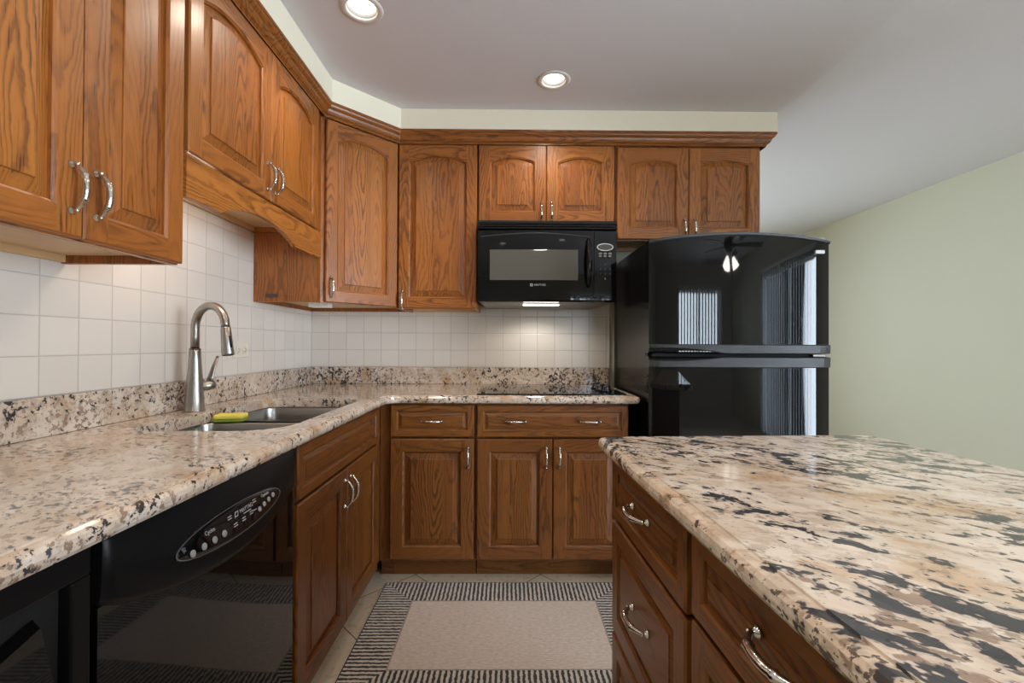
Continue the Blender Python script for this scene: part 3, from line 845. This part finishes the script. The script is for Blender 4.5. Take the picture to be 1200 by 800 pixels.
b = MB(); b.box(.283, .297, -.0145, -.0118, .085, .099, M['letter']); b.box(.2865, .2935, -.015, -.0143, .0885, .0955, M['black']); b.build('logo', dr)
b = MB(); cx, cz = .683, .297; fy = -.0062
b.loops([[(cx + a * math.cos(2 * PI * k / 32), y_, cz + c * math.sin(2 * PI * k / 32)) for k in range(32)] for a, c, y_ in ((.044, .020, fy + .003), (.044, .020, fy - .0005), (.040, .0165, fy - .0005), (.040, .0165, fy + .003))], M['silver'])
b.build('display_bezel', cp_)
b = MB(); b.loops([[(cx + a * math.cos(2 * PI * k / 32), y_, cz + c * math.sin(2 * PI * k / 32)) for k in range(32)] for a, c, y_ in ((.0395, .016, fy + .002), (.0395, .016, fy - .0001))], M['mw_window'], cap1=True)
b.build('display', cp_)
for r_ in range(2):
    for c_ in range(3):
        b = MB(); xx = .658 + .0255 * c_; z = .262 - .014 * r_
        b.lathe([(.0095, 0), (.0095, .002), (.008, .003), (0, .003)], M['button'], 16, Matrix.Translation((xx, fy + .001, z)) @ Matrix.Rotation(PI/2, 4, 'X') @ Matrix.Diagonal((1, .62, 1, 1)))
        b.build('button', cp_)
for r_, row in enumerate(['123', '456', '789', ' 0 ']):
    for c_, chh in enumerate(row):
        if chh != ' ': text_mesh('lettering', chh, .015, M['letter'] if r_ > 2 else M['letter_dim'], cp_, (.658 + .0255 * c_, fy - .001, .205 - .026 * r_), (PI/2, 0, 0))
b = MB()
b.loops([[(.01, .03, .011), (MW - .01, .03, .011), (MW - .01, .400, .011), (.01, .400, .011)], [(.03, .06, .000), (MW - .06, .06, .000), (MW - .10, .37, -.006), (.03, .37, -.006)]], M['mw_bottom'], cap0=True, cap1=True)
b.build('bottom_pan', tW)
b = MB(); b.box(.25, .45, .100, .130, -.006, -.0015, M['tube_glow'], .002); b.build('cooktop_light', tW)
lamp('cooktop_lamp', (.17, 2.56, 1.355), 4.5, (1, .93, .84), .05, 2.9, (0, 0, 0), .4)

# ------------------------------------------------------------------ refrigerator
tR = tag(empty('refrigerator', (.660, 2.095, 0)), 'black top-freezer refrigerator to the right of the cooktop', 'refrigerator')
FW, FD = .836, .70
b = MB(); b.box(0, FW, .062, FD, .02, 1.655, M['black_side'], .004)
b.box(.02, FW - .02, .02, .0615, .03, 1.64, M['black_void']); b.build('cabinet_body', tR)
b = MB(); b.box(.01, FW - .01, .03, .06, .002, .075, M['black_matte']); b.build('base_grille', tR)
def fdoor(name, z0, z1, top, arched):
    b = MB(); N = 28; cols = []
    for k in range(N + 1):
        u = k / N; x = -.004 + (FW + .008) * u
        q = abs(2 * u - 1); bow = -.036 * (1 - q ** 2.2) - (.010 * (1 - max(0, (q - .9) / .1)) if q > .9 else .010)
        zt = z1 + (.028 * (1 - q ** 2) if arched else 0)
        cols.append([(x, .056, z0), (x, bow + .012, z0), (x, bow, z0 + .008), (x, bow, zt - .008), (x, bow + .010, zt), (x, .056, zt)])
    b.loops(cols, M['black'], cap0=True, cap1=True, smooth=False)
    o = b.build(name, tR)
    for p in o.data.polygons: p.use_smooth = True
    md = o.modifiers.new('edges', 'EDGE_SPLIT'); md.split_angle = .45
    return o
def band(parent, z0, z1, z0f=None, nm='trim_band', xa=0., xb=1., arched=False):
    b = MB(); N = 28; cols = []
    for k in range(N + 1):
        u = xa + (xb - xa) * k / N; x = -.004 + (FW + .008) * u
        q = abs(2 * u - 1); bow = -.036 * (1 - q ** 2.2) - (.010 * (1 - max(0, (q - .9) / .1)) if q > .9 else .010)
        a = .028 * (1 - q ** 2) if arched else 0
        zz0 = (z0f(u) if z0f else z0) + a; zz1 = z1 + a
        if callable(z1): pass
        cols.append([(x, bow - .0002, zz0), (x, bow - .010, zz0 + .003), (x, bow - .012, zz1 - .004), (x, bow - .0002, zz1)])
    b.loops(cols, M['black_trim'], cap0=True, cap1=True); return b.build(nm, parent)
d1 = fdoor('freezer_door', 1.122, 1.650, 0, True)
d2 = fdoor('refrigerator_door', .09, 1.108, 0, False)
# pocket handle: the bands thin out towards the left
hs = lambda u: .030 * max(0, 1 - (max(0, u - .02) / .36) ** 3) if u < .38 else 0
band(d1, 1.122, 1.165, lambda u: 1.1225 + hs(u) * .8)
def band2():
    b = MB(); N = 40; cols = []
    for k in range(N + 1):
        u = k / N; x = -.004 + (FW + .008) * u
        q = abs(2 * u - 1); bow = -.036 * (1 - q ** 2.2) - (.010 * (1 - max(0, (q - .9) / .1)) if q > .9 else .010)
        t_ = 1.1075 - hs(u) * .55
        cols.append([(x, bow - .0002, 1.058), (x, bow - .010, 1.062), (x, bow - .012, t_ - .004), (x, bow - .0002, t_)])
    b.loops(cols, M['black_trim'], cap0=True, cap1=True); b.build('trim_band', d2)
band2()
band(d1, 1.634, 1.6505, nm='top_cap', arched=True)
for dd, za, zb in ((d1, 1.135, 1.146), (d2, 1.086, 1.094)):   # finger grips inside the pocket
    b = MB(); N = 14; cols = []
    for k in range(N + 1):
        u = .03 + .31 * k / N; x = -.004 + (FW + .008) * u; q = abs(2 * u - 1); bow = -.036 * (1 - q ** 2.2) - .010
        cols.append([(x, bow - .0003, za), (x, bow - .006, za), (x, bow - .006, zb), (x, bow - .0003, zb)])
    b.loops(cols, M['black_matte'], cap0=True, cap1=True, smooth=True); b.build('grip', dd)
b = MB(); b.box(.755, .798, -.0345, -.022, 1.585, 1.601, M['silver'], .001); b.build('badge', d1)
for z in (1.1085, 1.655):
    b = MB(); b.box(FW - .07, FW - .01, .0, .05, z, z + .012, M['brushed'], .002); b.build('hinge', tR)

# ------------------------------------------------------------------ island
IR = -math.radians(2.45)
# local frame of the island: origin at the far left corner of its top, x to the right, y away from the camera
tI = tag(empty('island_countertop', (.243, 1.228, .876), IR * -1), 'thick cream and black granite slab on top of the kitchen island', 'countertop')
ol = [(0, -1.9)] ; IW = .745
ol = arc_pts(.03, -1.87, .03, 180, 270, 4) + arc_pts(IW - .03 + .03, -1.87, .03, 270, 360, 4) + arc_pts(IW + .03 - .05, -.05, .05, 0, 90, 8) + arc_pts(.02, -.02, .02, 90, 180, 5)
slab('island_slab', ol, (), M['granite_island'], tI, (0, 0, -.876))
def ipt(x, y):   # island local -> world
    c, s = math.cos(-IR), math.sin(-IR); return (.243 + c * x - s * y, 1.228 + s * x + c * y)
def icab(label, y_off, w, rows, seed):
    p = ipt(.052, y_off)
    t = tag(empty('island_cabinet', (p[0], p[1], 0), -PI/2 - IR), label, 'cabinet', 'oak island cabinets')
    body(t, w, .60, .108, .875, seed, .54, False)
    b = MB(); b.box(.003, w - .003, .07, .085, .0005, .1075, M['toe']); b.build('toe_kick', t)
    for i, (kind, z0, z1, hd) in enumerate(rows):
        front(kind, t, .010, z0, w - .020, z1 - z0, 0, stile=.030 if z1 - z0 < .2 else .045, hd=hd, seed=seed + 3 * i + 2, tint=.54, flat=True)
    return t
icab('oak island cabinet with three drawers, the farther one facing the aisle', -.03, .460,
     [('drawer', .712, .866, [(.220, .085, False)]), ('drawer', .420, .702, [(.220, .150, False)]), ('drawer', .118, .410, [(.220, .150, False)])], 151)
icab('oak island cabinet nearer the camera, its top drawer with a curved pull', -.492, .640,
     [('drawer', .728, .866, [(.23, .085, False)]), ('drawer', .420, .718, [(.31, .150, False)]), ('drawer', .118, .410, [(.31, .150, False)])], 167)
icab('oak island cabinet partly beneath the camera at the near end of the island', -1.134, .600,
     [('drawer', .728, .866, [(.29, .085, False)]), ('drawer', .420, .718, [(.29, .150, False)]), ('drawer', .118, .410, [(.29, .150, False)])], 181)

# ------------------------------------------------------------------ rug
b = MB(); N = 6
lpn = rrect(-RA, RA, -RB, RB, .006, 2)
b.loops([[(x, y, z) for x, y in inset(lpn, d)] for d, z in ((0, 0), (0, .006), (.003, .009))], M['rug'], cap0=True, cap1=True)
tag(b.build('rug', loc=(-.012, 2.195 - RB, .0005)), 'beige woven rug with a black and cream striped border on the tile floor', 'rug')

# ------------------------------------------------------------------ recessed lights
def can(i, x, y, label):
    t = tag(empty('recessed_light', (x, y, ZC)), label, 'ceiling light', 'recessed ceiling lights')
    b = MB(); b.lathe([(.056, .004), (.056, -.0015), (.060, -.005), (.076, -.0045), (.080, -.0005), (.0745, -.0003)], M['can_trim'], 40, cap=False); b.build('trim_ring', t)
    b = MB(); b.lathe([(.0555, .002), (.0535, .004), (.050, .03), (.049, .085), (0, .0855)], M['can_baffle'], 40, cap=False); b.build('baffle', t)
    b = MB(); b.lathe([(.020, .06), (.044, .028), (.0465, .016), (.040, .006), (.022, .0005), (0, -.001)], M['bulb'], 32); b.build('bulb', t)
    lamp('recessed_lamp', (x, y, ZC - .03), 17, (1, .86, .70), .045, 2.5, (0, 0, 0), .7)
for i, (x, y) in enumerate(CANS):
    lb = ['lit recessed ceiling light at the top of the picture, nearer the sink', 'lit recessed ceiling light above the cooktop area, before the microwave'][i] if i < 2 else 'unseen recessed ceiling light added as fill, behind or above the camera'
    can(i, x, y, lb)

# ------------------------------------------------------------------ behind the camera: seen only in reflections; the far window is added and unseen
def blinds(name, label, loc, rz, w, h, n, tilt):
    t = tag(empty(name, loc, rz), label, 'blinds')
    b = MB(); b.box(0, w, -.03, .03, h, h + .05, M['vinyl'], .004); b.build('head_rail', t)
    me = None
    for k in range(n):
        if me is None:
            b = MB(); b.loops([[(-.042, .003 * 0, z), (-.02, .004, z), (.02, .004, z), (.042, 0, z), (.042, -.0008, z), (.02, .0032, z), (-.02, .0032, z), (-.042, -.0008, z)] for z in (0.01, h - .002)], M['fabric_blind'], cap0=True, cap1=True)
            o = b.build('vane', t); me = o.data
        else:
            o = bpy.data.objects.new('vane', me); COL.objects.link(o); o.parent = t
        o.location = (w * (k + .5) / n, 0, 0); o.rotation_euler = (0, 0, tilt)
    return t
def window(name, axis, a0, a1, z0, z1, pos, inward, mull):
    b = MB(); f = .05
    def bx(u0, u1, w0, w1, dd=.03, m=M['vinyl']):
        if axis == 'x': b.box(u0, u1, pos - dd, pos + dd, w0, w1, m, .003)
        else: b.box(pos - dd, pos + dd, u0, u1, w0, w1, m, .003)
    bx(a0 + .002, a0 + f, z0 + .002, z1 - .002); bx(a1 - f, a1 - .002, z0 + .002, z1 - .002)
    bx(a0 + f, a1 - f, z0 + .002, z0 + f); bx(a0 + f, a1 - f, z1 - f, z1 - .002)
    for mm in mull: bx(mm - .03, mm + .03, z0 + f, z1 - f)
    fr = struct(b.build(name, merge=False))
    b = MB()
    if axis == 'x': b.box(a0 + f, a1 - f, pos - .003, pos + .003, z0 + f, z1 - f, M['glass'])
    else: b.box(pos - .003, pos + .003, a0 + f, a1 - f, z0 + f, z1 - f, M['glass'])
    b.build('pane', fr)
window('window_1', 'x', *WIN, YR - .06, 1, [2.3])
window('window_2', 'y', PAT[0], PAT[1], .0, PAT[3], RX + .06, -1, [-.6])
window('added_far_window', 'x', *FAR, YF + .06, 1, [.6])  # unseen window added around the far daylight
blinds('vertical_blinds', 'white vertical blinds over the window behind the camera', (WIN[0] - .05, YR + .06, WIN[2] - .03), 0, WIN[1] - WIN[0] + .1, 1.17, 15, .9)
blinds('vertical_blinds', 'white vertical blinds over the glass patio door on the right wall', (RX - .06, PAT[0] - .05, .03), PI/2, PAT[1] - PAT[0] + .1, 2.08, 25, .9)
# ceiling fan with three lamps
FX, FY = 2.25, -.75; zc_ = zz(FX)
t = tag(empty('ceiling_fan', (FX, FY, 2.05)), 'dark ceiling fan with three lit glass shades, reflected in the refrigerator', 'ceiling fan')
b = MB(); b.lathe([(.065, zc_ - 2.052), (.06, zc_ - 2.09), (.016, zc_ - 2.11), (.014, .26), (.10, .25), (.115, .20), (.10, .13), (.05, .10), (.045, .05), (.0, .04)], M['bronze'], 28); b.build('motor', t)
for k in range(5):
    a = 2 * PI * k / 5 + .3; b = MB()
    b.loops([[(x, -w_, .172), (x, w_, .188), (x, w_, .194), (x, -w_, .178)] for x, w_ in ((.10, .02), (.18, .03), (.24, .065), (.58, .075), (.62, .06))], M['bronze'], cap0=True, cap1=True)
    b.build('blade', t, rz=a)
for k in range(3):
    a = 2 * PI * k / 3 + .5; b = MB(); c, s_ = math.cos(a), math.sin(a)
    T = Matrix.Translation((.07 * c, .07 * s_, .05)) @ Matrix.Rotation(a, 4, 'Z') @ Matrix.Rotation(-.45, 4, 'Y')
    b.lathe([(.02, .0), (.03, -.03), (.048, -.08), (.058, -.125), (.056, -.125), (.03, -.06), (0, -.05)], M['fan_glow'], 20, T); b.build('lamp_shade', t)
0 and lamp('fan_lamp', (FX, FY, 1.83), 45, (1, .90, .78), .12)
